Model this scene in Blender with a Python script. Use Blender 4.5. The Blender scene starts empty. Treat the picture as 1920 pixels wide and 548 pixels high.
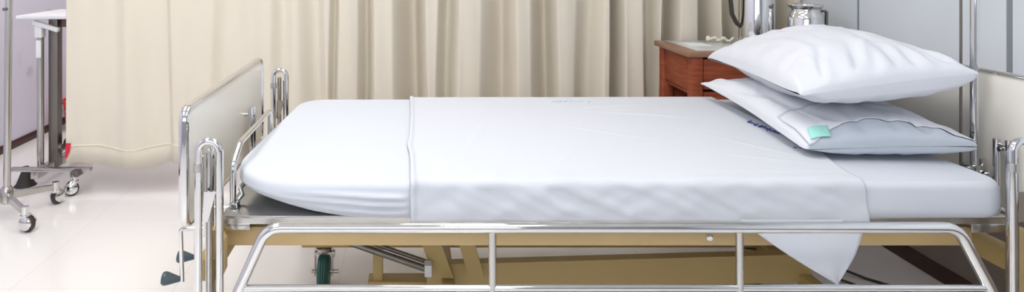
import bpy, bmesh, math, random
from mathutils import Vector, Matrix, noise
PI = math.pi
R = math.radians
random.seed(4)
S = bpy.context.scene
COL = S.collection

# ------------------------------------------------------------------ camera
cam_d = bpy.data.cameras.new('camera')
cam = bpy.data.objects.new('camera', cam_d)
COL.objects.link(cam)
cam.location = (0, 0, 1.22)
cam.rotation_euler = (PI / 2, 0, 0)
cam_d.sensor_width = 36
cam_d.lens = 36 * 1157 / 1920
cam_d.shift_x = (960 - 770) / 1920
cam_d.shift_y = -(274 + 80) / 1920
cam_d.clip_start = 0.05
S.camera = cam

# ------------------------------------------------------------------ world, exposure, lights
S.view_settings.view_transform = 'Standard'
S.view_settings.look = 'None'
S.view_settings.exposure = 0.35
S.view_settings.gamma = 1.0
S.view_settings.use_curve_mapping = False
W = bpy.data.worlds.new('world')
S.world = W
W.use_nodes = True
W.node_tree.nodes['Background'].inputs[0].default_value = (0.80, 0.88, 1.0, 1)
W.node_tree.nodes['Background'].inputs[1].default_value = 1.0

PANEL_EMIT = 7.0
ADDED_WINDOW_POWER = 16.0


def area(name, loc, rot, sx, sy, power, col):
    d = bpy.data.lights.new(name, 'AREA')
    d.shape = 'RECTANGLE'
    d.size, d.size_y = sx, sy
    d.energy = power
    d.color = col
    o = bpy.data.objects.new(name, d)
    o.location = loc
    o.rotation_euler = rot
    COL.objects.link(o)
    return o


# area light added at an unseen, made-up window behind the camera
area('added_window_light', (-0.6, -1.55, 1.55), (PI / 2, 0, 0), 2.6, 1.3, ADDED_WINDOW_POWER, (0.93, 0.96, 1.0))


# ------------------------------------------------------------------ materials
def srgb(h):
    h = h.lstrip('#')
    c = [int(h[i:i + 2], 16) / 255 for i in (0, 2, 4)]
    return tuple((x / 12.92 if x <= .04045 else ((x + .055) / 1.055) ** 2.4) for x in c) + (1,)


def mat(name, col, rough=.5, metal=0., spec=.5, noise_amt=0., noise_scale=8., bump=0., bump_scale=60., coat=0.,
        emit=None, sheen=0., trans=0.):
    m = bpy.data.materials.new(name)
    m.use_nodes = True
    nt = m.node_tree
    b = nt.nodes['Principled BSDF']
    c = srgb(col) if isinstance(col, str) else col
    b.inputs['Base Color'].default_value = c
    b.inputs['Roughness'].default_value = rough
    b.inputs['Metallic'].default_value = metal
    b.inputs['Specular IOR Level'].default_value = spec
    b.inputs['Coat Weight'].default_value = coat
    b.inputs['Sheen Weight'].default_value = sheen
    b.inputs['Transmission Weight'].default_value = trans
    tc = nt.nodes.new('ShaderNodeTexCoord')
    if noise_amt:
        n = nt.nodes.new('ShaderNodeTexNoise')
        n.inputs['Scale'].default_value = noise_scale
        n.inputs['Detail'].default_value = 3
        nt.links.new(tc.outputs['Object'], n.inputs['Vector'])
        mx = nt.nodes.new('ShaderNodeMix')
        mx.data_type = 'RGBA'
        mx.inputs[6].default_value = tuple(x * (1 - noise_amt) for x in c[:3]) + (1,)
        mx.inputs[7].default_value = tuple(min(1, x * (1 + noise_amt * .6)) for x in c[:3]) + (1,)
        nt.links.new(n.outputs['Fac'], mx.inputs[0])
        nt.links.new(mx.outputs[2], b.inputs['Base Color'])
    if bump:
        n = nt.nodes.new('ShaderNodeTexNoise')
        n.inputs['Scale'].default_value = bump_scale
        n.inputs['Detail'].default_value = 4
        nt.links.new(tc.outputs['Object'], n.inputs['Vector'])
        bp = nt.nodes.new('ShaderNodeBump')
        bp.inputs['Strength'].default_value = bump
        bp.inputs['Distance'].default_value = .01
        nt.links.new(n.outputs['Fac'], bp.inputs['Height'])
        nt.links.new(bp.outputs['Normal'], b.inputs['Normal'])
    if emit:
        b.inputs['Emission Color'].default_value = (1, .985, .96, 1)
        b.inputs['Emission Strength'].default_value = emit
    return m


M = {}
M['chrome'] = mat('polished_chrome', '#dcdcdc', .06, 1.)
M['steel'] = mat('brushed_stainless', '#c2c0bd', .24, 1., bump=.04, bump_scale=200)
M['dark_steel'] = mat('dull_steel', '#85807a', .38, 1.)
M['beige_paint'] = mat('beige_painted_steel', '#c3a878', .38, noise_amt=.06, noise_scale=6)
M['beige_inner'] = mat('beige_painted_tube', '#bfa56d', .4, noise_amt=.08, noise_scale=5)
M['cream_board'] = mat('cream_laminate', '#efebe2', .22, noise_amt=.02)
M['sheet'] = mat('white_cotton_sheet', '#cdd2db', .85, spec=.2, bump=.06, bump_scale=25, sheen=.1)
M['drawsheet'] = mat('white_draw_sheet', '#ced2da', .85, spec=.2, bump=.08, bump_scale=22, sheen=.1)
M['pillow'] = mat('white_pillow_cotton', '#d9dce4', .85, spec=.2, bump=.06, bump_scale=30, sheen=.1)
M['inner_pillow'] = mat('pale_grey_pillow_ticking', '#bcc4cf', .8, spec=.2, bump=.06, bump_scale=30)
M['turquoise'] = mat('turquoise_tape', '#a2ddd3', .7, spec=.2)
M['ink'] = mat('blue_laundry_ink', '#5a63a8', .8, spec=.1)
M['pale_ink'] = mat('faded_blue_ink', '#a9c6d8', .8, spec=.1)
M['curtain'] = mat('beige_curtain_cloth', '#dfd7c8', .9, spec=.15, noise_amt=.03, noise_scale=3)
M['hem'] = mat('curtain_hem_thread', '#efe6d4', .9, spec=.1)
M['red'] = mat('red_plastic', '#e0352c', .45)
M['red_label'] = mat('red_fabric_label', '#d8203f', .7)
M['white_paint'] = mat('white_enamel', '#e6e7ea', .35)
M['paper'] = mat('white_paper_label', '#eceef2', .7)
M['black_rubber'] = mat('black_rubber', '#35332f', .55)
M['dark_brown'] = mat('dark_brown_paint', '#3a2018', .4)
M['green_rubber'] = mat('dark_green_rubber', '#35635a', .5, noise_amt=.1, noise_scale=30)
M['grip'] = mat('blue_grey_grip', '#46565f', .35)
M['glass_top'] = mat('frosted_white_table_top', '#c9ccca', .18)
M['bead'] = mat('pearl_bead', '#e9e4d4', .2, coat=.5)
M['ceiling'] = mat('ceiling_paint', '#f1f0ec', .9)
M['plain_wall'] = mat('grey_wall_paint', '#a9adb3', .8, noise_amt=.02)
M['diffuser'] = mat('added_lamp_diffuser', '#ffffff', .5, emit=PANEL_EMIT)
M['lamp_frame'] = mat('lamp_frame', '#e8e8e6', .5)
M['black_cable'] = mat('dark_cable', '#3b352b', .5)
M['pane'] = mat('window_glass', '#ffffff', .02, trans=1.)


def wood():
    m = mat('red_brown_wood', '#a9644a', .5, spec=.3)
    nt = m.node_tree
    b = nt.nodes['Principled BSDF']
    tc = nt.nodes.new('ShaderNodeTexCoord')
    mp = nt.nodes.new('ShaderNodeMapping')
    mp.inputs['Scale'].default_value = (3, 3, 30)
    n = nt.nodes.new('ShaderNodeTexNoise')
    n.inputs['Scale'].default_value = 3
    n.inputs['Detail'].default_value = 5
    cr = nt.nodes.new('ShaderNodeValToRGB')
    cr.color_ramp.elements[0].position = .3
    cr.color_ramp.elements[0].color = srgb('#843d25')
    cr.color_ramp.elements[1].position = .75
    cr.color_ramp.elements[1].color = srgb('#a4583c')
    nt.links.new(tc.outputs['Object'], mp.inputs['Vector'])
    nt.links.new(mp.outputs[0], n.inputs['Vector'])
    nt.links.new(n.outputs['Fac'], cr.inputs[0])
    nt.links.new(cr.outputs[0], b.inputs['Base Color'])
    return m


M['wood'] = wood()
M['wood_edge'] = mat('brown_wood_edging', '#9a7560', .35, noise_amt=.1, noise_scale=12)


def tiles():
    m = mat('glossy_pale_floor_tile', '#e6e1dc', .13, spec=.55)
    nt = m.node_tree
    b = nt.nodes['Principled BSDF']
    tc = nt.nodes.new('ShaderNodeTexCoord')
    br = nt.nodes.new('ShaderNodeTexBrick')
    br.offset = 0
    br.inputs['Color1'].default_value = srgb('#f0eeec')
    br.inputs['Color2'].default_value = srgb('#eeebe9')
    br.inputs['Mortar'].default_value = srgb('#e4dfd9')
    br.inputs['Scale'].default_value = 1
    br.inputs['Mortar Size'].default_value = .0018
    br.inputs['Mortar Smooth'].default_value = .3
    br.inputs['Brick Width'].default_value = .6
    br.inputs['Row Height'].default_value = .6
    mp = nt.nodes.new('ShaderNodeMapping')
    mp.inputs['Location'].default_value = (.27, .13, 0)
    nt.links.new(tc.outputs['Object'], mp.inputs['Vector'])
    nt.links.new(mp.outputs[0], br.inputs['Vector'])
    nt.links.new(br.outputs['Color'], b.inputs['Base Color'])
    return m


M['floor'] = tiles()


def left_wall():
    m = mat('lavender_printed_wall', '#d6d5e4', .6)
    nt = m.node_tree
    b = nt.nodes['Principled BSDF']
    tc = nt.nodes.new('ShaderNodeTexCoord')
    v = nt.nodes.new('ShaderNodeTexVoronoi')
    v.inputs['Scale'].default_value = 3.2
    nz = nt.nodes.new('ShaderNodeTexNoise')
    nz.inputs['Scale'].default_value = 12
    ad = nt.nodes.new('ShaderNodeMath')
    ad.operation = 'MULTIPLY_ADD'
    ad.inputs[1].default_value = .35
    nt.links.new(tc.outputs['Object'], v.inputs['Vector'])
    nt.links.new(tc.outputs['Object'], nz.inputs['Vector'])
    nt.links.new(nz.outputs['Fac'], ad.inputs[0])
    nt.links.new(v.outputs['Distance'], ad.inputs[2])
    cr = nt.nodes.new('ShaderNodeValToRGB')
    cr.color_ramp.elements[0].position = .24
    cr.color_ramp.elements[0].color = srgb('#c3c0d2')
    cr.color_ramp.elements[1].position = .36
    cr.color_ramp.elements[1].color = srgb('#d6d5e4')
    nt.links.new(ad.outputs[0], cr.inputs[0])
    nt.links.new(cr.outputs[0], b.inputs['Base Color'])
    return m


M['left_wall'] = left_wall()
M['blue_panel'] = mat('blue_grey_wall_laminate', '#e0e7f0', .22, spec=.5, noise_amt=.015, noise_scale=2)
M['seam_and_reflection'] = mat('panel_seam_and_reflection', '#8d949b', .5)


# ------------------------------------------------------------------ mesh helpers
class MB:
    def __init__(s):
        s.v, s.f = [], []

    def add(s, vs, fs):
        o = len(s.v)
        s.v += [Vector(v) for v in vs]
        s.f += [[i + o for i in f] for f in fs]
        return s

    def box(s, x0, x1, y0, y1, z0, z1, bev=0., rot=None, segs=2):
        bm = bmesh.new()
        bmesh.ops.create_cube(bm, size=1)
        for v in bm.verts:
            v.co = Vector((v.co.x * (x1 - x0), v.co.y * (y1 - y0), v.co.z * (z1 - z0)))
        if bev:
            bmesh.ops.bevel(bm, geom=bm.edges[:], offset=bev, segments=segs, affect='EDGES', profile=.5)
        c = Vector(((x0 + x1) / 2, (y0 + y1) / 2, (z0 + z1) / 2))
        bm.verts.index_update()
        s.add([(rot @ v.co if rot else v.co) + c for v in bm.verts], [[v.index for v in f.verts] for f in bm.faces])
        bm.free()
        return s

    def tube(s, pts, r, fil=0., n=14, closed=False, cap=True, ry=None):
        P = [Vector(p) for p in pts]
        if fil:
            Q = []
            m = len(P)
            for i, p in enumerate(P):
                if not closed and i in (0, m - 1):
                    Q.append(p)
                    continue
                a, b = P[i - 1], P[(i + 1) % m]
                da, db = (a - p), (b - p)
                ang = da.angle(db)
                if ang > PI - .02:
                    Q.append(p)
                    continue
                t = min(fil / math.tan(ang / 2), da.length * .49, db.length * .49)
                da.normalize(); db.normalize()
                p0, p1 = p + da * t, p + db * t
                rr = t * math.tan(ang / 2)
                cen = p + (da + db).normalized() * (rr / math.sin(ang / 2))
                v0, v1 = p0 - cen, p1 - cen
                tot = v0.angle(v1)
                k = max(4, int(tot / .2))
                ax = v0.cross(v1)
                for j in range(k + 1):
                    Q.append(cen + Matrix.Rotation(tot * j / k, 3, ax) @ v0)
            P = Q
        m = len(P)
        T = []
        for i in range(m):
            if closed:
                t = P[(i + 1) % m] - P[i - 1]
            else:
                t = P[min(i + 1, m - 1)] - P[max(i - 1, 0)]
            T.append(t.normalized())
        up = Vector((0, 0, 1)) if abs(T[0].z) < .9 else Vector((0, 1, 0))
        nrm = (up - T[0] * up.dot(T[0])).normalized()
        vs, fs = [], []
        for i in range(m):
            nrm = (nrm - T[i] * nrm.dot(T[i])).normalized()
            bn = T[i].cross(nrm)
            rr = r[i] if isinstance(r, list) else r
            for k in range(n):
                a = 2 * PI * k / n
                vs.append(P[i] + nrm * (rr * math.cos(a)) + bn * ((ry or rr) * math.sin(a)))
        for i in range(m if closed else m - 1):
            j = (i + 1) % m
            for k in range(n):
                l = (k + 1) % n
                fs.append([i * n + k, i * n + l, j * n + l, j * n + k])
        if cap and not closed:
            fs.append(list(range(n))[::-1])
            fs.append([(m - 1) * n + k for k in range(n)])
        return s.add(vs, fs)

    def lathe(s, prof, cen, axis=(0, 0, 1), n=28):
        ax = Vector(axis).normalized()
        up = Vector((1, 0, 0)) if abs(ax.x) < .9 else Vector((0, 1, 0))
        u = (up - ax * up.dot(ax)).normalized()
        w = ax.cross(u)
        c = Vector(cen)
        vs, fs = [], []
        for (r, h) in prof:
            for k in range(n):
                a = 2 * PI * k / n
                vs.append(c + ax * h + (u * math.cos(a) + w * math.sin(a)) * max(r, 1e-4))
        for i in range(len(prof) - 1):
            for k in range(n):
                l = (k + 1) % n
                fs.append([i * n + k, i * n + l, (i + 1) * n + l, (i + 1) * n + k])
        fs.append(list(range(n))[::-1])
        fs.append([(len(prof) - 1) * n + k for k in range(n)])
        return s.add(vs, fs)

    def grid(s, fn, nu, nv):
        vs = [fn(i / nu, j / nv) for i in range(nu + 1) for j in range(nv + 1)]
        fs = [[i * (nv + 1) + j, (i + 1) * (nv + 1) + j, (i + 1) * (nv + 1) + j + 1, i * (nv + 1) + j + 1]
              for i in range(nu) for j in range(nv)]
        return s.add(vs, fs)

    def prism(s, poly, y0, y1):
        """polygon of (x, z) extruded from y0 to y1"""
        n = len(poly)
        vs = [(x, y0, z) for x, z in poly] + [(x, y1, z) for x, z in poly]
        fs = [list(range(n)), list(range(n, 2 * n))[::-1]] + [[i, (i + 1) % n + 0, (i + 1) % n + n, i + n][::-1] for i in range(n)]
        return s.add(vs, fs)

    def build(s, name, m, parent=None, sharp=38, weld=False, solid=0., off=0.):
        me = bpy.data.meshes.new(name)
        root = parent
        org = Vector((0, 0, 0))
        while root is not None:
            org += root.location
            root = root.parent
        me.from_pydata([v - org for v in s.v], [], s.f)
        bm = bmesh.new()
        bm.from_mesh(me)
        if weld:
            bmesh.ops.remove_doubles(bm, verts=bm.verts[:], dist=1e-5)
        bmesh.ops.recalc_face_normals(bm, faces=bm.faces[:])
        bm.to_mesh(me)
        bm.free()
        me.materials.append(m)
        for p in me.polygons:
            p.use_smooth = True
        me.set_sharp_from_angle(angle=R(sharp))
        o = bpy.data.objects.new(name, me)
        COL.objects.link(o)
        if parent is not None:
            o.parent = parent
        if solid:
            md = o.modifiers.new('thickness', 'SOLIDIFY')
            md.thickness = solid
            md.offset = off
        return o


def tag(o, label, cat, group=None):
    o['label'] = label
    o['category'] = cat
    if group:
        o['group'] = group
    return o


def thing(name, label, cat, loc, group=None):
    o = bpy.data.objects.new(name, None)
    COL.objects.link(o)
    o.location = loc
    o.empty_display_size = .1
    return tag(o, label, cat, group)


def struct(name, mb, m, **k):
    o = mb.build(name, m, **k)
    o['kind'] = 'structure'
    return o


# ------------------------------------------------------------------ the room
XL, XR, YN, YF, H = -2.54, 2.0, -1.6, 4.75, 2.75
struct('floor', MB().box(XL - .1, XR + .1, YN - .1, YF + .1, -.1, 0), M['floor'])
struct('ceiling', MB().box(XL - .1, XR + .1, YN - .1, YF + .1, H, H + .1), M['ceiling'])
struct('wall_left', MB().box(XL - .1, XL, YN, YF, 0, H), M['left_wall'])
struct('wall_far', MB().box(XL - .1, XR + .1, YF, YF + .1, 0, H), mat('pinkish_wall_paint', '#cdbfc2', .7))
# unseen wall behind the camera, its wide window added for the light
struct('wall_near', MB().box(XL - .1, -1.95, YN - .1, YN, 0, H).box(.75, XR + .1, YN - .1, YN, 0, H)
       .box(-1.95, .75, YN - .1, YN, 0, .85).box(-1.95, .75, YN - .1, YN, 2.25, H), M['plain_wall'])
wf = struct('added_window_1', MB().box(-1.95, -1.9, YN - .08, YN - .02, .85, 2.25, .004).box(.7, .75, YN - .08, YN - .02, .85, 2.25, .004)
            .box(-1.95, .75, YN - .08, YN - .02, .85, .9, .004).box(-1.95, .75, YN - .08, YN - .02, 2.2, 2.25, .004)
            .box(-.625, -.575, YN - .08, YN - .02, .85, 2.25, .004), M['white_paint'])
MB().box(-1.9, .7, YN - .056, YN - .05, .9, 2.2).build('pane', M['pane'], wf)
# right wall: blue grey laminate panels
wr = struct('wall_right', MB().box(XR, XR + .1, YN, YF, 0, H), M['blue_panel'])
seams_and_reflection = MB()
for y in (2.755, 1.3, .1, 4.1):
    seams_and_reflection.box(XR - .003, XR + .001, y - .0035, y + .0035, .06, H)
seams_and_reflection.box(XR - .003, XR + .001, 2.05, 2.068, .06, H)  # wider grey strip, modelled in place of a reflection on the wall
seams_and_reflection.build('panel_seam_and_reflection', M['seam_and_reflection'], wr)
struct('baseboard_right', MB().box(XR - .012, XR, YN, YF, 0, .062, .003), M['dark_brown'])
struct('baseboard_left', MB().box(XL, XL + .012, YN, YF, 0, .05, .003), M['dark_brown'])
struct('baseboard_far', MB().box(XL, XR, YF - .012, YF, 0, .09, .003), mat('brown_skirting', '#7a4a42', .5))

struct('trim_1', MB().box(XR - .008, XR, YN, YF, .062, .46, .002), mat('brown_grey_dado_tile', '#867b70', .35, noise_amt=.08, noise_scale=5))
# unseen ceiling panels, added and placed to light the room
def added_ceiling_light(x, y, which):
    t = thing('added_ceiling_light', which, 'added ceiling light', (x, y, H), 'added unseen ceiling light panels')
    f = MB()
    w, l, k = .32, .62, .025
    f.box(x - w, x + w, y - l, y - l + k, H - .04, H, .004).box(x - w, x + w, y + l - k, y + l, H - .04, H, .004)
    f.box(x - w, x - w + k, y - l, y + l, H - .04, H, .004).box(x + w - k, x + w, y - l, y + l, H - .04, H, .004)
    f.build('frame', M['lamp_frame'], t)
    MB().box(x - w + k, x + w - k, y - l + k, y + l - k, H - .03, H - .02).build('diffuser', M['diffuser'], t)


LP = [(-1.5, .2), (.4, .1), (-1.4, 1.9), (.15, 1.85), (-1.6, 3.9), (.9, 3.9)]
NM = ['above the added window end on the left', 'above the added window end on the right', 'above the floor left of the bed', 'above the middle of the bed',
      'behind the curtain on the left', 'behind the curtain on the right']
for (x, y), n in zip(LP, NM):
    added_ceiling_light(x, y, 'unseen rectangular ceiling light panel added for light, ' + n)

# ------------------------------------------------------------------ curtain
def sm(t):
    t = max(0., min(1., t))
    return t * t * (3 - 2 * t)


# creases of the curtain: (x where it is deepest, half width on the left, half width on the right, depth)
CR = [(-1.52, .09, .06, .022), (-1.235, .14, .03, .035), (-.93, .06, .10, .045), (-.665, .05, .05, .04), (-.47, .08, .04, .045),
      (-.385, .02, .025, .045), (-.24, .035, .04, .065), (.03, .10, .05, .11), (.195, .05, .05, .075), (.47, .11, .05, .10),
      (.72, .09, .03, .11), (.93, .08, .05, .06), (1.035, .035, .04, .10), (1.24, .05, .04, .06), (1.345, .07, .025, .10),
      (1.50, .05, .06, .10), (1.64, .05, .05, .07), (1.76, .05, .05, .10), (1.89, .05, .05, .08)]


def cdepth(x, z):
    d = 0
    spread = 1.16 + .12 * (1.2 - z)
    for i, (c, l, r, a) in enumerate(CR):
        c2 = c + .012 * math.sin(i * 2.1 + z * 2.0)
        t = (x - c2)
        w = (l if t < 0 else r) * spread
        if abs(t) < w:
            d = max(d, a * (.5 + .5 * math.cos(PI * t / w)) ** .8)
    d *= 1 + .65 * sm((x + .6) / .6)
    d += .006 * math.sin(x * 23 + z) + .004 * math.sin(x * 51 + 2 * z)
    return d


CX0, CX1, CZ0, CZ1 = -1.735, 1.975, .165, 2.5
# pulled on to denser samples, depth growing to the right
def curtain_pt(x, z):
    return Vector((x, 3.11 + .01 * sm((x + 1.7) / 2) + cdepth(x, z), z))


NU = 900
cu = MB().grid(lambda u, v: curtain_pt(CX0 + (CX1 - CX0) * u,
                                       (CZ0 + .016 * math.sin(u * 47 + .6) + .006 * math.sin(u * 95)) * (1 - v) + CZ1 * v), NU, 30)
cur = cu.build('bed_curtain', M['curtain'], sharp=180, solid=.003, off=1)
tag(cur, 'long beige privacy curtain hanging in soft folds behind the bed', 'curtain')
hm = MB()
pts = []
for i in range(301):
    u = i / 300
    x = CX0 + (CX1 - CX0) * u
    z = .165 + .095 + .010 * math.sin(u * 47 + .6) + .004 * math.sin(u * 60)
    p = curtain_pt(x, z)
    pts.append((p.x, p.y - .002, p.z))
hm.tube(pts, .0022, n=6)
hm.build('hem_stitching', M['hem'], cur)
lab = MB()
zz = .27
lab.prism([(CX0 + .002, .285), (CX0 + .028, .285), (CX0 + .022, .245), (CX0 + .006, .205), (CX0 + .002, .215)], 3.098, 3.100)
lab.build('care_label', M['red_label'], cur)['label'] = 'small red label on the curtain edge'
tr = MB().tube([(XL, 3.17, 2.52), (XR, 3.17, 2.52)], .018)
t_ = tr.build('curtain_track', M['lamp_frame'])
tag(t_, 'white curtain rail spanning the room above the beige curtain', 'curtain rail')

# ------------------------------------------------------------------ hospital bed
bed = thing('hospital_bed', 'stainless and beige adjustable hospital bed with cream end boards and folded side rail', 'bed', (.5, 2.0, 0))


def part(name, mb, m, parent=bed, **k):
    return mb.build(name, M[m] if isinstance(m, str) else m, parent, **k)


# end boards: cream panel in a rounded chrome tube frame, lying in a YZ plane
def end_board(name, X, y0, y1, z0, z1):
    r = .0135
    loop = [(X, y0, z0), (X, y1, z0), (X, y1, z1), (X, y0, z1)]
    pn = MB()
    n = 8
    rad = .03
    poly = []
    for (cy, cz, a0) in ((y0 + rad, z0 + rad, PI), (y1 - rad, z0 + rad, 1.5 * PI), (y1 - rad, z1 - rad, 0), (y0 + rad, z1 - rad, PI / 2)):
        for k in range(n + 1):
            a = a0 + PI / 2 * k / n
            poly.append((cy + rad * math.cos(a), cz + rad * math.sin(a)))
    m = len(poly)
    vs = [(X - .008, y, z) for y, z in poly] + [(X + .008, y, z) for y, z in poly]
    pn.add(vs, [list(range(m)), list(range(m, 2 * m))[::-1]] + [[i, (i + 1) % m, (i + 1) % m + m, i + m] for i in range(m)])
    p = part(name, pn, 'cream_board')
    part('edge_tube', MB().tube(loop, .0075, fil=.035, closed=True, ry=r), 'chrome', p)
    return p


fb = end_board('footboard', -.588, 1.60, 2.41, .515, .826)
hb = end_board('headboard', 1.665, 1.60, 2.41, .515, .892)
# sockets on the boards that slide over the frame posts
for X, Z, bp in ((-.556, .70, fb), (1.632, .72, hb)):
    for y in (1.70, 2.16):
        s_ = MB()
        sg = -1 if X > 0 else 1
        s_.tube([(X, y - .018, .46), (X, y - .018, Z)], .009)
        s_.tube([(X, y + .018, .46), (X, y + .018, Z - .005)], .009)
        s_.tube([(X, y - .018, Z - .02), (X, y + .018, Z - .02)], .006)
        s_.tube([(X - sg * .03, y, Z - .03), (X + sg * .012, y, Z - .03)], .006)
        part('board_socket', s_, 'chrome', bp)

# inverted U posts at the four corners with a flat release lever
def u_post(X, Y, top, w=.0265):
    u = MB().tube([(X - w, Y, .18), (X - w, Y, top), (X + w, Y, top), (X + w, Y, .18)], .0095, fil=.026, n=16)
    p = part('side_rail_post', u, 'chrome')
    i_ = MB().tube([(X - .008, Y + .024, .20), (X - .008, Y + .024, top - .035)], .009)
    i_.tube([(X + .012, Y + .03, .20), (X + .012, Y + .03, top - .05)], .006)
    i_.lathe([(.0125, 0), (.0125, .02)], (X - w, Y, top - .075))
    part('inner_tube', i_, 'steel', p)
    lv = MB()
    lv.add([(X - .0155, Y - .003, top - .20), (X - .002, Y - .003, top - .20), (X + .018, Y - .003, top - .125), (X - .012, Y - .003, top - .125),
            (X - .0155, Y + .004, top - .20), (X - .002, Y + .004, top - .20), (X + .018, Y + .004, top - .125), (X - .012, Y + .004, top - .125)],
           [[0, 1, 2, 3], [7, 6, 5, 4], [0, 4, 5, 1], [1, 5, 6, 2], [2, 6, 7, 3], [3, 7, 4, 0]])
    part('release_lever', lv, 'chrome', p)


u_post(-.500, 1.53, .764)
u_post(1.518, 1.53, .764)
u_post(-.538, 2.54, .756)
u_post(1.56, 2.54, .756)

# main frame: beige box beams
fr = MB()
fr.box(-.49, 1.475, 1.62, 1.66, .462, .512, .003)
fr.box(-.49, 1.475, 2.44, 2.48, .462, .512, .003)
for X in (-.47, .2, .8, 1.45):
    fr.box(X - .02, X + .02, 1.66, 2.44, .464, .508, .003)
part('main_frame', fr, 'beige_paint')
# end cross beams carrying the boards
for X, z0, z1 in ((-.52, .40, .455), (1.606, .385, .44)):
    e = MB().box(X - .022, X + .022, 1.56, 2.52, z0, z1, .003)
    if X > 0:
        e.box(1.47, 1.585, 2.44, 2.475, z0 + .004, .47, .002)
    part('end_beam', e, 'beige_inner')
# corner legs and brackets behind the U posts
for X in (-.50, 1.566):
    for Y in (1.585, 2.505):
        c = MB().box(X - .014, X + .010, Y - .014, Y + .014, .17, .525, .003)
        c.prism([(X + .010, .52), (X + .026, .50), (X + .026, .42), (X + .010, .385)], Y - .012, Y + .012)
        part('corner_post', c, 'beige_paint')
part('bolt', MB().lathe([(.009, 0), (.009, .004), (.006, .007)], (.784, 1.62, .484), (0, -1, 0), 12), 'chrome')

# mattress platform: four stainless trays with gaps
tx = [-.492, .044, .432, .672, 1.545]
for i in range(4):
    a, b = tx[i] + (.017 if i else 0), tx[i + 1] - (.017 if i < 3 else 0)
    lip0 = .515 if i in (0, 3) else .528
    t = MB().box(a, b, 1.60, 2.50, .541, .549, .002)
    t.box(a, b, 1.6005, 1.606, .5275, .542).box(a, b, 2.494, 2.4995, .5275, .542)
    if i == 0:
        t.box(a + .0005, a + .006, 1.607, 2.493, .513, .542).box(a, a + .075, 1.600, 1.6065, .512, .5285, .002)
    if i == 3:
        t.box(b - .006, b - .0005, 1.607, 2.493, .513, .542).box(b - .09, b, 1.600, 1.6065, .505, .5285, .002)
    part('mattress_platform', t, 'steel')
for x in tx[1:4]:
    part('platform_hinge', MB().box(x - .016, x + .016, 1.604, 1.625, .51, .545, .002), mat('brown_hinge', '#7d6233', .6))

# loop that keeps the mattress from sliding off the foot end
ml = MB().tube([(-.478, 1.66, .55), (-.478, 1.66, .66), (-.478, 1.73, .70), (-.478, 2.10, .70), (-.478, 2.10, .55)], .0085, fil=.03)
ml.box(-.486, -.462, 1.645, 1.675, .549, .562, .003)
ml.box(-.486, -.462, 2.085, 2.115, .549, .562, .003)
part('mattress_stop', ml, 'chrome')
cl = MB().tube([(-.47, 1.70, .585), (-.455, 1.735, .60), (-.445, 1.76, .615)], .007)
cl.tube([(-.47, 1.70, .585), (-.46, 1.69, .57), (-.47, 1.68, .56)], .006)
part('clasp', cl, 'chrome')

# folded side rails
def side_rail(Y, sgn):
    zt, zl, zb = .5845, .4425, .235
    sl = (.069 / .154)
    xl = lambda z: -.338 - (zt - z) * sl
    xr = lambda z: 1.285 + (zt - z) * .53
    p = MB().tube([(xl(zb), Y, zb), (xl(zt), Y, zt), (xr(zt), Y, zt), (xr(zb), Y, zb)], .0125, fil=.05, n=20)
    rail = part('side_rail', p, 'chrome')
    part('rail_bar', MB().tube([(xl(zl), Y, zl), (xr(zl), Y, zl)], .0075, n=14), 'chrome', rail)
    part('rail_bar', MB().tube([(xl(zb) - .0, Y, zb), (xr(zb), Y, zb)], .0075, n=14), 'chrome', rail)
    for X in (.192, .773):
        part('spindle', MB().tube([(X, Y, zb), (X, Y, zt - .008)], .0090, n=14), 'steel', rail)
    # hinge arms back to the frame
    for X, Xp in ((xl(zb), -.50), (xr(zb), 1.518)):
        a = MB().tube([(X, Y, zb), (Xp, Y - sgn * .075, zb)], .007, n=10)
        part('pivot_arm', a, 'steel', rail)


side_rail(1.45, -1)
side_rail(2.62, 1)

# cranks at the foot end
for Y, X, z1, z2 in ((1.90, -.703, .385, .222), (2.06, -.716, .385, .212)):
    c = MB().tube([(-.45, Y, z1), (X + .015, Y, z1), (X - .005, Y, z1 - .002), (X, Y, z2)], .0065, fil=.008, n=12)
    ck = part('crank', c, 'chrome')
    g = MB().lathe([(.005, 0), (.008, .006), (.019, .042), (.0205, .050), (.018, .057), (.008, .060)], (X - .003, Y, z2 + .006), (-1, 0, .05), 20)
    part('crank_grip', g, 'grip', ck)
part('crank_bracket', MB().box(-.50, -.44, 1.84, 2.12, .372, .41, .003), 'beige_inner')

# lifting mechanism
lm = MB()
# sloping box beam
x0, x1 = .052, 1.30
def slab(xa, xb, za, zb, th, ya, yb):
    return [(xa, ya, za), (xb, ya, zb), (xb, ya, zb - th), (xa, ya, za - th), (xa, yb, za), (xb, yb, zb), (xb, yb, zb - th), (xa, yb, za - th)]
BF = [[0, 1, 2, 3], [7, 6, 5, 4], [0, 4, 5, 1], [1, 5, 6, 2], [2, 6, 7, 3], [3, 7, 4, 0]]
lm.add(slab(.052, 1.30, .222, .257, .090, 2.0, 2.035), BF)
part('lift_beam', lm, 'beige_inner')
for xa, xb in ((.034, .075), (.164, .185)):
    st = MB()
    w = .062 if xa < .1 else .05
    st.add([(xa - .055, 1.96, .46), (xa + w - .055, 1.96, .46), (xb + w, 1.96, .20), (xb, 1.96, .20),
            (xa - .055, 2.00, .46), (xa + w - .055, 2.00, .46), (xb + w, 2.00, .20), (xb, 2.00, .20)], BF)
    part('lift_arm', st, 'beige_inner')
part('screw_rod', MB().tube([(-.33, 1.93, .375), (.055, 1.93, .243)], .010, n=10).tube([(-.33, 1.955, .385), (.055, 1.955, .253)], .007, n=10), 'dark_steel')
part('pivot_block', MB().box(.043, .066, 1.915, 1.955, .225, .262, .003), 'white_paint')
sp = MB().box(-.124, -.092, 2.03, 2.07, .15, .47, .003)
sp.box(-.14, .06, 2.02, 2.08, .130, .156, .003)
part('support_post', sp, 'beige_inner')
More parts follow.
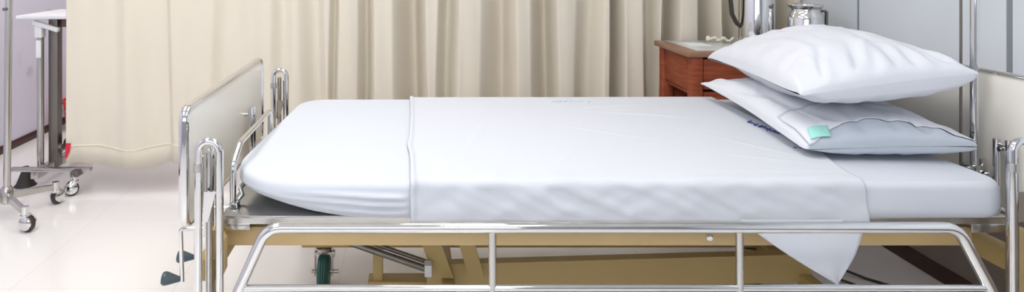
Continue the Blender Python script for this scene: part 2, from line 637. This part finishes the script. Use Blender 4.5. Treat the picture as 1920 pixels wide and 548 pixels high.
# the rolling base
bs2 = MB()
bs2.box(.10, .14, 1.80, 2.26, .155, .192, .003).box(1.26, 1.30, 1.80, 2.26, .155, .192, .003).box(-.40, 1.30, 1.76, 1.80, .155, .192, .003).box(-.40, 1.30, 2.26, 2.30, .155, .192, .003)
part('base_frame', bs2, 'beige_inner')
for X, Y in ((-.32, 2.28), (-.32, 1.78), (1.25, 2.28), (1.25, 1.78)):
    k = MB()
    k.lathe([(.026, 0), (.030, .006), (.030, .016), (.018, .020)], (X, Y, .134))
    k.add(slab(X - .034, X - .030, .138, .138, .09, Y - .016, Y + .016), BF)
    k.add(slab(X + .030, X + .034, .138, .138, .09, Y - .016, Y + .016), BF)
    k.box(X - .034, X + .034, Y - .018, Y + .018, .128, .137, .002)
    k.lathe([(.007, 0), (.007, .1), ], (X - .045, Y, .060), (1, 0, 0), 12)
    k.box(X + .033, X + .043, Y - .03, Y - .01, .125, .145, .002)
    cs = part('caster', k, 'steel')
    part('wheel', MB().lathe([(.030, -.021), (.050, -.021), (.057, -.016), (.060, -.008), (.0585, -.004), (.061, 0), (.0585, .004), (.060, .008), (.057, .016), (.050, .021), (.030, .021)],
                             (X, Y, .0612), (1, 0, 0), 32), 'green_rubber', cs)

# infusion pole clipped to the head end, in front of the headboard
ip = thing('infusion_pole', 'tall slim chrome infusion pole rising from the head end in front of the cream headboard', 'pole', (1.622, 1.775, .45))
MB().tube([(1.622, 1.775, .46), (1.622, 1.775, 1.25)], .0105, n=16).tube([(1.622, 1.775, 1.24), (1.622, 1.775, 1.85)], .007, n=14).build('pole', M['chrome'], ip)
MB().tube([(1.605, 1.80, .44), (1.605, 1.80, 1.6)], .0035, n=8).build('guide_rod', M['dark_steel'], ip)
cb = MB().box(1.60, 1.645, 1.76, 1.80, .60, .625, .003)
cb.lathe([(.012, 0), (.016, .004), (.016, .016), (.008, .02)], (1.600, 1.77, .612), (-1, -.4, 0), 16)
cb.lathe([(.010, 0), (.012, .004), (.012, .014)], (1.64, 1.76, .60), (.3, -1, 0), 16)
cb.tube([(1.645, 1.775, .46), (1.645, 1.775, .64)], .008)
cb.build('clamp', M['chrome'], ip)
MB().tube([(1.56, 1.775, 1.85), (1.60, 1.775, 1.83), (1.645, 1.775, 1.83), (1.685, 1.775, 1.85)], .004, n=8).build('hook', M['chrome'], ip)

# ------------------------------------------------------------------ mattress
MX0, MX1, MY0, MY1, MZ0, MZ1 = -.468, 1.522, 1.565, 2.495, .5505, .648
RADS = {'nl': .235, 'fl': .10, 'fr': .06, 'nr': .06}


def outline(n):
    """rounded rectangle, points and outward normals, starting on the near side"""
    out = []
    segs = [((MX1 - RADS['nr'], MY0 + RADS['nr']), RADS['nr'], -PI / 2), ((MX1 - RADS['fr'], MY1 - RADS['fr']), RADS['fr'], 0),
            ((MX0 + RADS['fl'], MY1 - RADS['fl']), RADS['fl'], PI / 2), ((MX0 + RADS['nl'], MY0 + RADS['nl']), RADS['nl'], PI)]
    cor = []
    for (c, r, a0) in segs:
        k = 16
        cor.append([(c[0] + r * math.cos(a0 + PI / 2 * j / k), c[1] + r * math.sin(a0 + PI / 2 * j / k), a0 + PI / 2 * j / k) for j in range(k + 1)])
    for i, arc in enumerate(cor):
        out += arc
        nx = cor[(i + 1) % 4][0]
        L = math.hypot(nx[0] - arc[-1][0], nx[1] - arc[-1][1])
        m = max(2, int(L / .012))
        for j in range(1, m):
            t = j / m
            out.append((arc[-1][0] + (nx[0] - arc[-1][0]) * t, arc[-1][1] + (nx[1] - arc[-1][1]) * t, arc[-1][2]))
    return out


def fold_near(x, z, y=MY0):
    """horizontal pulls in the fitted sheet on the near side, towards the draw sheet"""
    w = sm((x + .40) / .25) * sm((-.004 - x) / .02) * sm((z - .552) / .01) * sm((.642 - z) / .01)
    zz = z + .012 * sm((x + .3) / .3) - .004 * x
    d = 0
    for (c, h, a) in ((.624, .006, .010), (.605, .005, .013), (.584, .006, .009)):
        d += a * math.exp(-((zz - c) / h) ** 2)
    return w * d * (.3 + .7 * sm((x + .35) / .3))


def mattress():
    O = outline(0)
    rt, rb = .017, .026
    prof = []
    for i in range(4):
        prof.append((.94 + .02 * i, None))
    rings = []
    # bottom centre ring scale then the edge profile, then the top
    ring_spec = [('s', .90, MZ0)]
    for j in range(9):
        a = -PI / 2 + PI / 2 * j / 8
        ring_spec.append(('e', rb - rb * math.cos(a), MZ0 + rb + rb * math.sin(a)))
    for j in range(1, 12):
        ring_spec.append(('e', 0, MZ0 + rb + (MZ1 - rt - MZ0 - rb) * j / 12))
    for j in range(11):
        a = PI / 2 * j / 10
        ring_spec.append(('e', rt - rt * math.cos(a), MZ1 - rt + rt * math.sin(a)))
    for s_ in (.95, .9, .84, .76, .66, .55, .43, .3, .16, .05):
        ring_spec.append(('s', s_, MZ1))
    cx, cy = (MX0 + MX1) / 2, (MY0 + MY1) / 2
    vs = []
    for kind, a, z in ring_spec:
        for (x, y, an) in O:
            nx, ny = math.cos(an), math.sin(an)
            # the sheet is gathered under the foot corner: the bottom tucks in more there
            foot = sm((-.10 - x) / .34)
            near = sm((1.75 - y) / .15)
            if kind == 'e':
                bulge = .006 * math.sin(PI * (z - MZ0) / (MZ1 - MZ0))
                tuck = 0
                h = (z - MZ0) / (MZ1 - MZ0)
                if h < .62:
                    tuck = (.10 * foot) * (1 - h / .62) ** 1.6
                px = x - nx * (a - bulge + tuck)
                py = y - ny * (a - bulge + tuck)
                zz = z + (.012 * foot * (1 - h) if h < .6 else 0)
                if an < -PI / 2 + .3 or an > 1.5 * PI - .3:
                    py -= fold_near(px, z)
                else:
                    if a == 0:
                        q = noise.noise(Vector((px * 5, py * 5, z * 20))) * .003
                        px += nx * q
                        py += ny * q
            else:
                # pull an inner ring from the inset outline
                bx, by = x - nx * rt, y - ny * rt
                px, py = cx + (bx - cx) * a, cy + (by - cy) * a
                zz = z
                if z > .6:
                    zz += .004 * (1 - a) + .0025 * noise.noise(Vector((px * 4, py * 4, 0)))
                else:
                    zz += .012 * foot
            px += sm((-.1 - px) / .3) * (y - 2.0) * .065
            vs.append((px, py, zz))
    n = len(O)
    fs = []
    for i in range(len(ring_spec) - 1):
        for k in range(n):
            l = (k + 1) % n
            fs.append([i * n + k, i * n + l, (i + 1) * n + l, (i + 1) * n + k])
    fs.append(list(range(n))[::-1])
    fs.append([(len(ring_spec) - 1) * n + k for k in range(n)])
    return MB().add(vs, fs)


mt = mattress().build('mattress', M['sheet'], sharp=180)
tag(mt, 'long mattress in a smooth white fitted sheet lying on the hospital bed', 'mattress')

# ------------------------------------------------------------------ draw sheet across the mattress
SX0, SX1 = .0, 1.145


def sheet_pt(u, v):
    """u along the bed, v from far side bottom over the top to near side bottom"""
    o = .005
    r = .020
    y0, y1 = MY0 - o - .004, MY1 + o
    zt = MZ1 + o + .003
    zb = .5525
    # lengths
    a = zt - r - zb
    b = PI / 2 * r
    c = (y1 - r) - (y0 + r)
    L = 2 * a + 2 * b + c
    s = v * L
    if s < a:
        y, z, ny, nz = y1, zb + s, 1, 0
    elif s < a + b:
        t = (s - a) / r
        y, z, ny, nz = y1 - r + r * math.cos(t), zt - r + r * math.sin(t), math.cos(t), math.sin(t)
    elif s < a + b + c:
        y, z, ny, nz = y1 - r - (s - a - b), zt, 0, 1
    elif s < a + 2 * b + c:
        t = (s - a - b - c) / r
        y, z, ny, nz = y0 + r - r * math.sin(t), zt - r + r * math.cos(t), -math.sin(t), math.cos(t)
    else:
        y, z, ny, nz = y0, zt - r - (s - a - 2 * b - c), -1, 0
    near = sm((1.62 - y) / .04)
    # edges wander a little
    xe0 = SX0 - .002 + (.006 * math.exp(-((y - 1.85) / .06) ** 2) * -1) + .002 * math.sin(y * 9)
    xe1 = SX1 + .01 * near * (zt - z) / .1 + .065 * sm((y - 1.6) / .3)
    x = xe0 + (xe1 - xe0) * u
    hz = (z - zb) / (zt - zb)
    d = 0
    # diagonal pulls on the near side
    if near > 0:
        q = x - (zt - z) * 2.1 + .02 * noise.noise(Vector((x * 5, 0, z * 9)))
        amp = .0036 * (.75 + .9 * noise.noise(Vector((q * 4.3, 5, z * 3)))) * math.sin(PI * min(1, max(0, hz)) ** .8)
        wv = math.sin(2 * PI * q / .17 + 2 * noise.noise(Vector((q * 2, 1, 1)))) + .6 * math.sin(2 * PI * q / .083 + 3 * noise.noise(Vector((q * 3, 7, 1))))
        d += near * (amp * wv * sm((x - .03) / .12) * sm((1.12 - x) / .1))
        d += near * .004 * noise.noise(Vector((x * 14 - z * 24, 3, z * 10)))
    else:
        n1 = noise.noise(Vector((x * 2.2, y * 2.2, 2)))
        d += .0025 * n1
        # soft creases on the top
        for (cx_, cy_, ang, ln, am) in ((.21, 1.95, 1.25, .28, .0032), (.62, 2.0, -.55, .35, .0024), (.83, 2.22, -.2, .3, .004), (.93, 2.05, .6, .25, .0035),
                                        (.45, 1.75, .9, .22, .0025), (1.02, 1.85, -.9, .22, .0028), (.75, 2.33, .15, .25, .003), (1.0, 1.72, -.4, .2, .0025)):
            dx, dy = x - cx_, y - cy_
            t = dx * math.cos(ang) + dy * math.sin(ang)
            w = -dx * math.sin(ang) + dy * math.cos(ang)
            w += .02 * noise.noise(Vector((t * 6, cx_ * 9, 0)))
            d += am * math.exp(-(w / .010) ** 2) * math.exp(-(t / ln * 2) ** 2)
    # thick hem at the left edge
    hem = math.exp(-((x - xe0 - .006) / .006) ** 2) * .006
    d = max(d, -.003) + hem
    return Vector((x, y + ny * d, z + nz * d))


ds = MB().grid(sheet_pt, 260, 170)
# triangular corner of the sheet hanging below the platform, in front of the beam
tri = MB()


def tri_pt(u, v):
    # top edge from x .865 to 1.135, tip at x 1.062 z .404
    tx_, tz_ = 1.066, .402
    ax, bx = .825, 1.152
    x = (ax + (bx - ax) * u) * (1 - v) + tx_ * v
    z = .560 * (1 - v) + tz_ * v
    bow = .010 * math.sin(PI * v) * (1 - u) - .004 * math.sin(PI * v) * u
    y = 1.5545 - .016 * sm(v * 1.6) + .004 * math.sin(u * 7 + v * 2) * v
    return Vector((x - bow, y, z))


sheet = ds.build('draw_sheet', M['drawsheet'], sharp=180, solid=.0015, off=1)
tag(sheet, 'white cotton draw sheet laid across the middle of the mattress', 'sheet')
tri.grid(tri_pt, 24, 24)
tri.build('hanging_corner', M['drawsheet'], sheet, sharp=180, solid=.0015, off=0)['label'] = 'loose sheet corner hanging below the mattress'

# printed laundry marks, illegible strokes of ink
def strokes(name, m, cx, cy, w, h, n, seed, ang=0., z=MZ1 + .0105):
    rnd = random.Random(seed)
    s = MB()
    for i in range(n):
        x = cx - w / 2 + w * (i + .5) / n
        pts = []
        px, py = x - w / n * .35, cy + rnd.uniform(-h, h) * .4
        for k in range(5):
            pts.append((px + w / n * .18 * k, cy + rnd.uniform(-h, h) * .5))
        q = []
        for (a, b) in pts:
            dx, dy = a - cx, b - cy
            q.append((cx + dx * math.cos(ang) - dy * math.sin(ang), cy + dx * math.sin(ang) + dy * math.cos(ang), z))
        s.tube(q, .0022, n=6, ry=.0007, fil=.003)
    return s.build(name, M[m], sheet)


strokes('printed_mark', 'pale_ink', .625, 2.40, .155, .045, 7, 3, z=MZ1 + .0098)
strokes('printed_mark', 'ink', 1.165, 2.03, .17, .03, 9, 8, ang=-1.45)
strokes('printed_mark', 'ink', 1.155, 1.81, .06, .012, 4, 5, ang=-.3)

# ------------------------------------------------------------------ pillows
def pillow_fn(C, tt, tb, seed, ca=.022, cb=.028, gather=.004, e=.40, sag=.35, creases=(), near_top=.0):
    NL, NR, FL, FR = [Vector(c) for c in C]

    def fn(a, b, side, extra=0.):
        """a -1 near .. 1 far, b -1 left .. 1 right"""
        aa = a * (1 - ca / .36 * (1 - b * b))
        bb = b * (1 - cb / .24 * (1 - a * a))
        if a < 0 and b < 0:
            k = .11 * (a * b) ** 3
            aa *= 1 - k * .6
            bb *= 1 - k
        s, t = (aa + 1) / 2, (bb + 1) / 2
        p = NL * (1 - s) * (1 - t) + NR * (1 - s) * t + FL * s * (1 - t) + FR * s * t
        ea, eb = 1 - a * a, 1 - b * b
        en = e if a > 0 else e - (.18 if side < 0 else near_top) * min(1, -a * 1.6)
        f = (max(ea, 0) ** en) * (max(eb, 0) ** (e - .06))
        f *= .86 + .14 * (ea * eb)
        h = (tt if side > 0 else tb * (1 + sag * b * (a < 0) * -a) * (.12 + .88 * sm((b + 1) / .45))) * f
        # gathers that run in from the edges
        g = 0
        wa = math.exp(-((1 - abs(a)) / .30)) * min(1, (1 - abs(a)) * 14)
        wb = math.exp(-((1 - abs(b)) / .18)) * min(1, (1 - abs(b)) * 14)
        g += wa * gather * 1.2 * math.sin(b * 17 + seed + 3 * noise.noise(Vector((b * 3, a, seed))))
        g += wb * gather * .8 * math.sin(a * 19 + seed * 2 + 3 * noise.noise(Vector((a * 3, b, seed))))
        g += .010 * noise.noise(Vector((a * 1.8 + seed, b * 1.8, side))) * f
        g += .0045 * noise.noise(Vector((a * 5 + seed, b * 4, side))) * f
        rdg = 1 - abs(noise.noise(Vector((a * 2.6 + seed * 3, b * 2.2 - a * 1.2, side * 2))) * 2)
        g += .004 * max(0, rdg - .75) * 4 * f
        if side > 0:
            for (ca_, cb_, an, ln, wd, am) in creases:
                da, db = a - ca_, b - cb_
                al = da * math.cos(an) - db * math.sin(an)
                ac = da * math.sin(an) + db * math.cos(an) + .05 * noise.noise(Vector((al * 3, ca_ * 9, cb_ * 7)))
                g += 1.6 * am * math.exp(-(ac / wd) ** 2) * math.exp(-(al / ln * 2) ** 2) * min(1, (1 - abs(a)) * 9)
        p = p + Vector((0, 0, side * (h + g * (1 if side > 0 else .4)) + extra * side))
        if extra:
            p += Vector((extra * b * .8, extra * a * .8, 0))
        return p
    return fn


def warp(i, n):
    t = -1 + 2 * i / n
    return math.sin(t * PI / 2) * .75 + t * .25 if True else t


def pillow_mesh(fn, na=90, nb=64):
    mb = MB()
    for side in (1, -1):
        mb.grid(lambda u, v: fn(warp(u * na, na), warp(v * nb, nb), side), na, nb)
    return mb


low = [(1.075, 1.70, .682), (1.552, 1.69, .700), (1.14, 2.43, .722), (1.60, 2.40, .722)]
fl_ = pillow_fn(low, .084, .046, 1.7, near_top=.13, creases=[(-.55, .35, 1.2, .6, .05, -.007), (-.6, -.5, .6, .5, .05, -.006), (-.3, -.7, .1, .8, .04, -.005),
    (-.88, .5, .2, .2, .04, -.006), (.2, -.85, .3, .4, .05, -.006)])
p1 = pillow_mesh(fl_).build('pillow', M['pillow'], sharp=180, weld=True)
tag(p1, 'white pillow lying on the mattress beneath the other pillow, with a turquoise tape patch', 'pillow')
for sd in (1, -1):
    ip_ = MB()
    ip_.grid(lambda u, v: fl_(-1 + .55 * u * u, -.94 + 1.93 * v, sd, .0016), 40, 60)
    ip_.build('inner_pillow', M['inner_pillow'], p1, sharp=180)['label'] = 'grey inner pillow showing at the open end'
# the open end of the case: a flap of cloth over the near end, the grey inner pillow below it
def flap(u, v):
    b = -.93 + 1.9 * u
    edge = -.992 + .17 * (1 - b * b) ** 1.2 * sm(u / .25) + .03 * noise.noise(Vector((u * 5.1, 4.2, 0)))
    a = edge + (-.45 - edge) * v
    p = fl_(max(a, -.997), max(-.99, min(.99, b)), 1, .0045 * (1 - v) ** .5)
    return p


MB().grid(flap, 60, 24).build('case_flap', M['pillow'], p1, sharp=180, solid=.001)
tp = MB()


def tape(u, v):
    a = -.975 + .12 * u
    b = -.88 + .27 * v + .05 * u
    return fl_(a, b, 1, .0075)


tp.grid(tape, 12, 12)
tp.build('tape_patch', M['turquoise'], p1, sharp=180, solid=.001)['label'] = 'turquoise tape patch'

top = [(1.052, 1.69, .834), (1.567, 1.70, .900), (1.168, 2.43, .822), (1.60, 2.41, .892)]
fu_ = pillow_fn(top, .120, .088, 5.2, gather=.006, creases=[
    (-.80, -.55, -.55, .50, .050, -.010), (-.82, -.15, -.45, .42, .040, -.012), (-.84, .05, -.35, .30, .032, -.009), (-.84, .25, -.40, .34, .036, -.012),
    (-.84, .45, -.2, .28, .030, -.010), (-.85, .62, -.15, .24, .028, -.009), (-.86, .80, .35, .22, .035, -.012), (-.70, .10, -.7, .45, .06, .008),
    (-.2, -.55, .15, .9, .045, .004), (.3, -.3, .5, .6, .05, -.004), (-.35, .3, -.2, .5, .05, -.005), (.1, .5, .9, .5, .06, .004)])
p2 = pillow_mesh(fu_).build('pillow', M['pillow'], sharp=180, weld=True)
tag(p2, 'plump white pillow on top of the pile at the head of the bed', 'pillow')

# ------------------------------------------------------------------ bedside table
NX0, NX1, NY0, NY1, NZ = 1.230, 1.90, 2.72, 3.08, .805
ns = thing('bedside_table', 'red brown wooden bedside table with white topped inlay behind the bed', 'bedside table', (1.56, 2.88, 0))
MB().box(NX0 - .012, NX1 + .012, NY0 - .012, NY1 + .012, NZ - .026, NZ, .005).build('table_top', M['wood_edge'], ns)
MB().box(NX0 + .035, NX1 - .035, NY0 + .012, NY1 - .012, NZ, NZ + .003, .001).build('top_inlay', M['glass_top'], ns)
for x in (NX0 + .01, NX1 - .06):
    for y in (NY0, NY1 - .05):
        MB().box(x, x + .05, y, y + .05, 0, NZ - .026, .004).build('leg', M['wood'], ns)
MB().box(NX0 + .018, NX0 + .034, NY0 + .05, NY1 - .05, .625, NZ - .026, .002).box(NX1 - .034, NX1 - .018, NY0 + .05, NY1 - .05, .10, NZ - .026, .002).box(
    NX0 + .06, NX1 - .06, NY1 - .034, NY1 - .018, .10, NZ - .026, .002).build('side_panel', M['wood'], ns)
dr = MB().box(NX0 + .064, NX1 - .064, NY0 + .006, NY0 + .024, .635, NZ - .036, .003).build('drawer', M['wood'], ns)
MB().lathe([(.006, 0), (.006, .012), (.014, .018), (.014, .026), (.006, .03)], ((NX0 + NX1) / 2, NY0 + .006, .70), (0, -1, 0), 18).build('knob', M['chrome'], dr)
dd = MB().box(NX0 + .064, NX1 - .064, NY0 + .006, NY0 + .024, .12, .622, .003).build('door', M['wood'], ns)
MB().lathe([(.006, 0), (.006, .012), (.014, .018), (.014, .026), (.006, .03)], (NX1 - .12, NY0 + .006, .45), (0, -1, 0), 18).build('knob', M['chrome'], dd)
for z in (.09, .60):
    MB().box(NX0 + .03, NX1 - .03, NY0 + .03, NY1 - .02, z, z + .022, .002).build('shelf', M['wood'], ns)

# paper on the table
pp = MB().box(1.30, 1.40, 2.86, 2.97, NZ + .0032, NZ + .0042)
tag(pp.build('paper_sheet', M['paper']), 'small white paper sheet lying on the bedside table', 'paper')

# steel jug
jx, jy, jz = 1.625, 2.90, NZ + .003
jug = thing('steel_jug', 'tall polished steel jug with a dark handle standing on the bedside table', 'jug', (jx, jy, jz))
MB().lathe([(.070, 0), (.076, .006), (.077, .02), (.077, .21), (.072, .235), (.058, .262), (.055, .285), (.062, .315), (.058, .316), (.050, .285), (.05, .26)], (jx, jy, jz), n=40).build('body', M['chrome'], jug)
MB().tube([(jx - .066, jy, jz + .275), (jx - .105, jy, jz + .282), (jx - .122, jy, jz + .22), (jx - .115, jy, jz + .145), (jx - .092, jy, jz + .10), (jx - .070, jy, jz + .085)], .009, fil=.03, n=12, ry=.012).build('handle', M['black_rubber'], jug)
MB().lathe([(.058, 0), (.060, .006), (.05, .016), (.012, .022), (.012, .036), (.004, .04)], (jx, jy, jz + .314), n=30).build('lid', M['chrome'], jug)

# steel canister with a rolled rim
kx, ky = 1.785, 2.79
can = thing('steel_canister', 'short wide steel canister with a rolled rim, beside the tall jug', 'canister', (kx, ky, jz))
MB().lathe([(.062, 0), (.070, .006), (.072, .02), (.072, .135), (.066, .155), (.058, .168), (.058, .180), (.070, .190), (.073, .195), (.070, .200), (.055, .196), (.052, .170), (.06, .15)],
           (kx, ky, jz), n=40).build('body', M['chrome'], can)
MB().tube([(kx + .068, ky - .01, jz + .17), (kx + .088, ky - .01, jz + .17), (kx + .088, ky - .01, jz + .08), (kx + .068, ky - .01, jz + .075)], .006, fil=.015, ry=.009).build('handle', M['dark_steel'], can)
# brown framed rod by the curtain end
# string of beads
bd = MB()
rnd = random.Random(7)
for i in range(34):
    t = i / 33
    ang = t * 2 * PI * 3
    x = 1.465 + .10 * t
    bx = x - .02 + .012 * math.cos(ang)
    by = 3.01 - .03 * t + .014 * math.sin(ang)
    bz = NZ + .0105 + .014 * abs(math.sin(ang * .9 + .5))
    bd.lathe([(.0015, -.0068), (.005, -.0045), (.0068, 0), (.005, .0045), (.0015, .0068)], (bx, by, bz), (0, 0, 1), 10)
b_ = bd.build('bead_bracelet', M['bead'], sharp=180)
tag(b_, 'loose string of pearly beads on the bedside table', 'beads')

# ------------------------------------------------------------------ over-bed table behind the curtain edge
ot = thing('overbed_table', 'white topped wheeled over-bed table half behind the curtain', 'table', (-1.93, 3.4, 0))
MB().box(-2.115, -1.30, 3.30, 3.72, .888, .908, .006).build('table_top', M['white_paint'], ot)
MB().box(-1.90, -1.45, 3.36, 3.66, .84, .886, .003).build('top_support', mat('brown_table_support', '#6b5344', .5), ot)
MB().box(-1.985, -1.935, 3.38, 3.43, .07, .888, .004).build('column', M['dark_steel'], ot)
MB().tube([(-2.015, 3.36, .07), (-2.015, 3.36, .84)], .0175, n=20).build('inner_column', M['steel'], ot)
MB().box(-2.029, -2.001, 3.338, 3.3435, .675, .77, .003).build('sticker', M['paper'], ot)['label'] = 'white paper sticker on the column'
rot = Matrix.Rotation(R(18), 3, 'Y')
lvm = MB().box(-2.045, -1.90, 3.325, 3.355, .835, .86, .006, rot=rot)
lvm.box(-2.035, -1.995, 3.335, 3.375, .785, .85, .004)
lvm.build('release_handle', M['white_paint'], ot)
bsx = MB().box(-2.08, -1.66, 3.19, 3.225, .108, .126, .004)
bsx.box(-1.985, -1.945, 3.22, 3.72, .06, .105, .004)
bsx.box(-2.08, -1.45, 3.69, 3.73, .085, .115, .004)
bsx.build('base', M['steel'], ot)
MB().lathe([(.055, 0), (.045, .01), (.020, .075), (.017, .10)], (-2.06, 3.30, 0), n=20).build('foot', M['black_rubber'], ot)
MB().box(-1.92, -1.85, 3.46, 3.60, .10, .20, .02).lathe([(.022, -.03), (.03, -.02), (.03, .02), (.022, .03)], (-1.90, 3.45, .19), (0, 1, 0), 18).build('pump_pedal', M['black_rubber'], ot)
MB().lathe([(.012, 0), (.02, .006), (.016, .02)], (-1.92, 3.44, .165), (-.2, -1, .3), 16).build('pedal_cap', M['chrome'], ot)


def caster(X, Y, stem_top, parent, dirn=0.):
    k = MB()
    k.tube([(X, Y, .066), (X, Y, stem_top)], .0155, n=16)
    k.lathe([(.020, 0), (.020, .012)], (X, Y, .062), n=16)
    dx, dy = math.cos(dirn), math.sin(dirn)
    c = Vector((X - .012 * dx, Y - .012 * dy, .034))
    ax = Vector((-dy, dx, 0))
    # round hooded shell on both sides of the wheel
    for s_ in (-1, 1):
        k.lathe([(.006, 0.013 * s_), (.030, .013 * s_), (.030, .020 * s_), (.022, .026 * s_), (.006, .029 * s_)], c + Vector((0, 0, .006)), ax, 20)
    k.tube([c + Vector((0, 0, .036)) - ax * .016, c + Vector((0, 0, .036)) + ax * .016], .008, n=10)
    o = k.build('caster', M['chrome'], parent)
    MB().lathe([(.010, -.012), (.028, -.012), (.034, -.007), (.034, .007), (.028, .012), (.010, .012)], c, ax, 24).build('wheel', M['black_rubber'], o)
    return o


caster(-1.725, 3.165, .105, ot, .4)
MB().box(-1.74, -1.70, 3.15, 3.21, .095, .125, .004).build('base_bracket', M['dark_steel'], ot)
caster(-1.50, 3.70, .10, ot, .4)
caster(-2.05, 3.70, .10, ot, .4)

# drip stand
iv = thing('drip_stand', 'tall steel drip stand on low wheeled legs at the far left', 'drip stand', (-1.885, 2.88, 0))
ivx, ivy = -1.885, 2.88
MB().tube([(ivx, ivy, .07), (ivx + .012, ivy, 1.3)], .0155, n=20).tube([(ivx + .012, ivy, 1.3), (ivx + .014, ivy, 1.9)], .010, n=14).build('pole', M['steel'], iv)
MB().lathe([(.024, 0), (.028, .005), (.028, .06), (.020, .075)], (ivx, ivy, .075), n=20).build('hub', M['steel'], iv)
MB().lathe([(.008, 0), (.008, .02)], (ivx + .008, ivy - .012, .98), (0, -1, 0), 12).build('knob', M['dark_steel'], iv)
for k, (ex, ey) in enumerate(((-1.715, 2.745), (-1.752, 3.045), (-2.06, 3.01), (-2.02, 2.71))):
    d = Vector((ex - ivx, ey - ivy, 0))
    n_ = Vector((-d.y, d.x, 0)).normalized() * .010
    a0, a1 = Vector((ivx, ivy, .125)), Vector((ex, ey, .098))
    vs = []
    for s_ in (-1, 1):
        vs += [a0 + n_ * s_, a1 + n_ * s_, a1 + n_ * s_ - Vector((0, 0, .022)), a0 + n_ * s_ - Vector((0, 0, .035))]
    MB().add(vs, BF).build('leg', M['steel'], iv)
    caster(ex, ey, .112, iv, math.atan2(d.y, d.x) + PI + .5)
MB().tube([(ivx - .09, ivy, 1.93), (ivx - .07, ivy, 1.89), (ivx + .10, ivy, 1.89), (ivx + .12, ivy, 1.93)], .005, n=8).build('hook', M['chrome'], iv)

# red bucket on the far floor
bk = thing('red_bucket', 'red plastic bucket on the floor beside the curtain edge', 'bucket', (-2.36, 4.40, 0))
MB().lathe([(.075, 0), (.082, .004), (.105, .20), (.112, .205), (.112, .215), (.100, .215), (.078, .01)], (-2.36, 4.40, 0), n=30).build('body', M['red'], bk)
MB().tube([(-2.468, 4.40, .20), (-2.46, 4.32, .16), (-2.36, 4.285, .13), (-2.26, 4.32, .16), (-2.252, 4.40, .20)], .003, fil=.04, n=8).build('handle', M['steel'], bk)

# cables trailing to the floor under the head of the bed
c1 = MB().tube([(1.60, 2.50, .22), (1.57, 2.46, .12), (1.62, 2.40, .03), (1.72, 2.33, .006), (1.80, 2.25, .006), (1.84, 2.10, .006), (1.9, 1.9, .006)], .005, fil=.05, n=8)
tag(c1.build('cable', M['black_cable']), 'dark cable curling on the floor under the bed head, the one nearer the wall', 'cable')
c2 = MB().tube([(1.50, 2.46, .16), (1.53, 2.42, .06), (1.60, 2.34, .008), (1.68, 2.24, .006), (1.70, 2.10, .006), (1.74, 1.95, .006)], .0045, fil=.05, n=8)
tag(c2.build('cable', M['black_cable']), 'thin dark cable on the floor under the bed head, the one nearer the lift beam', 'cable')
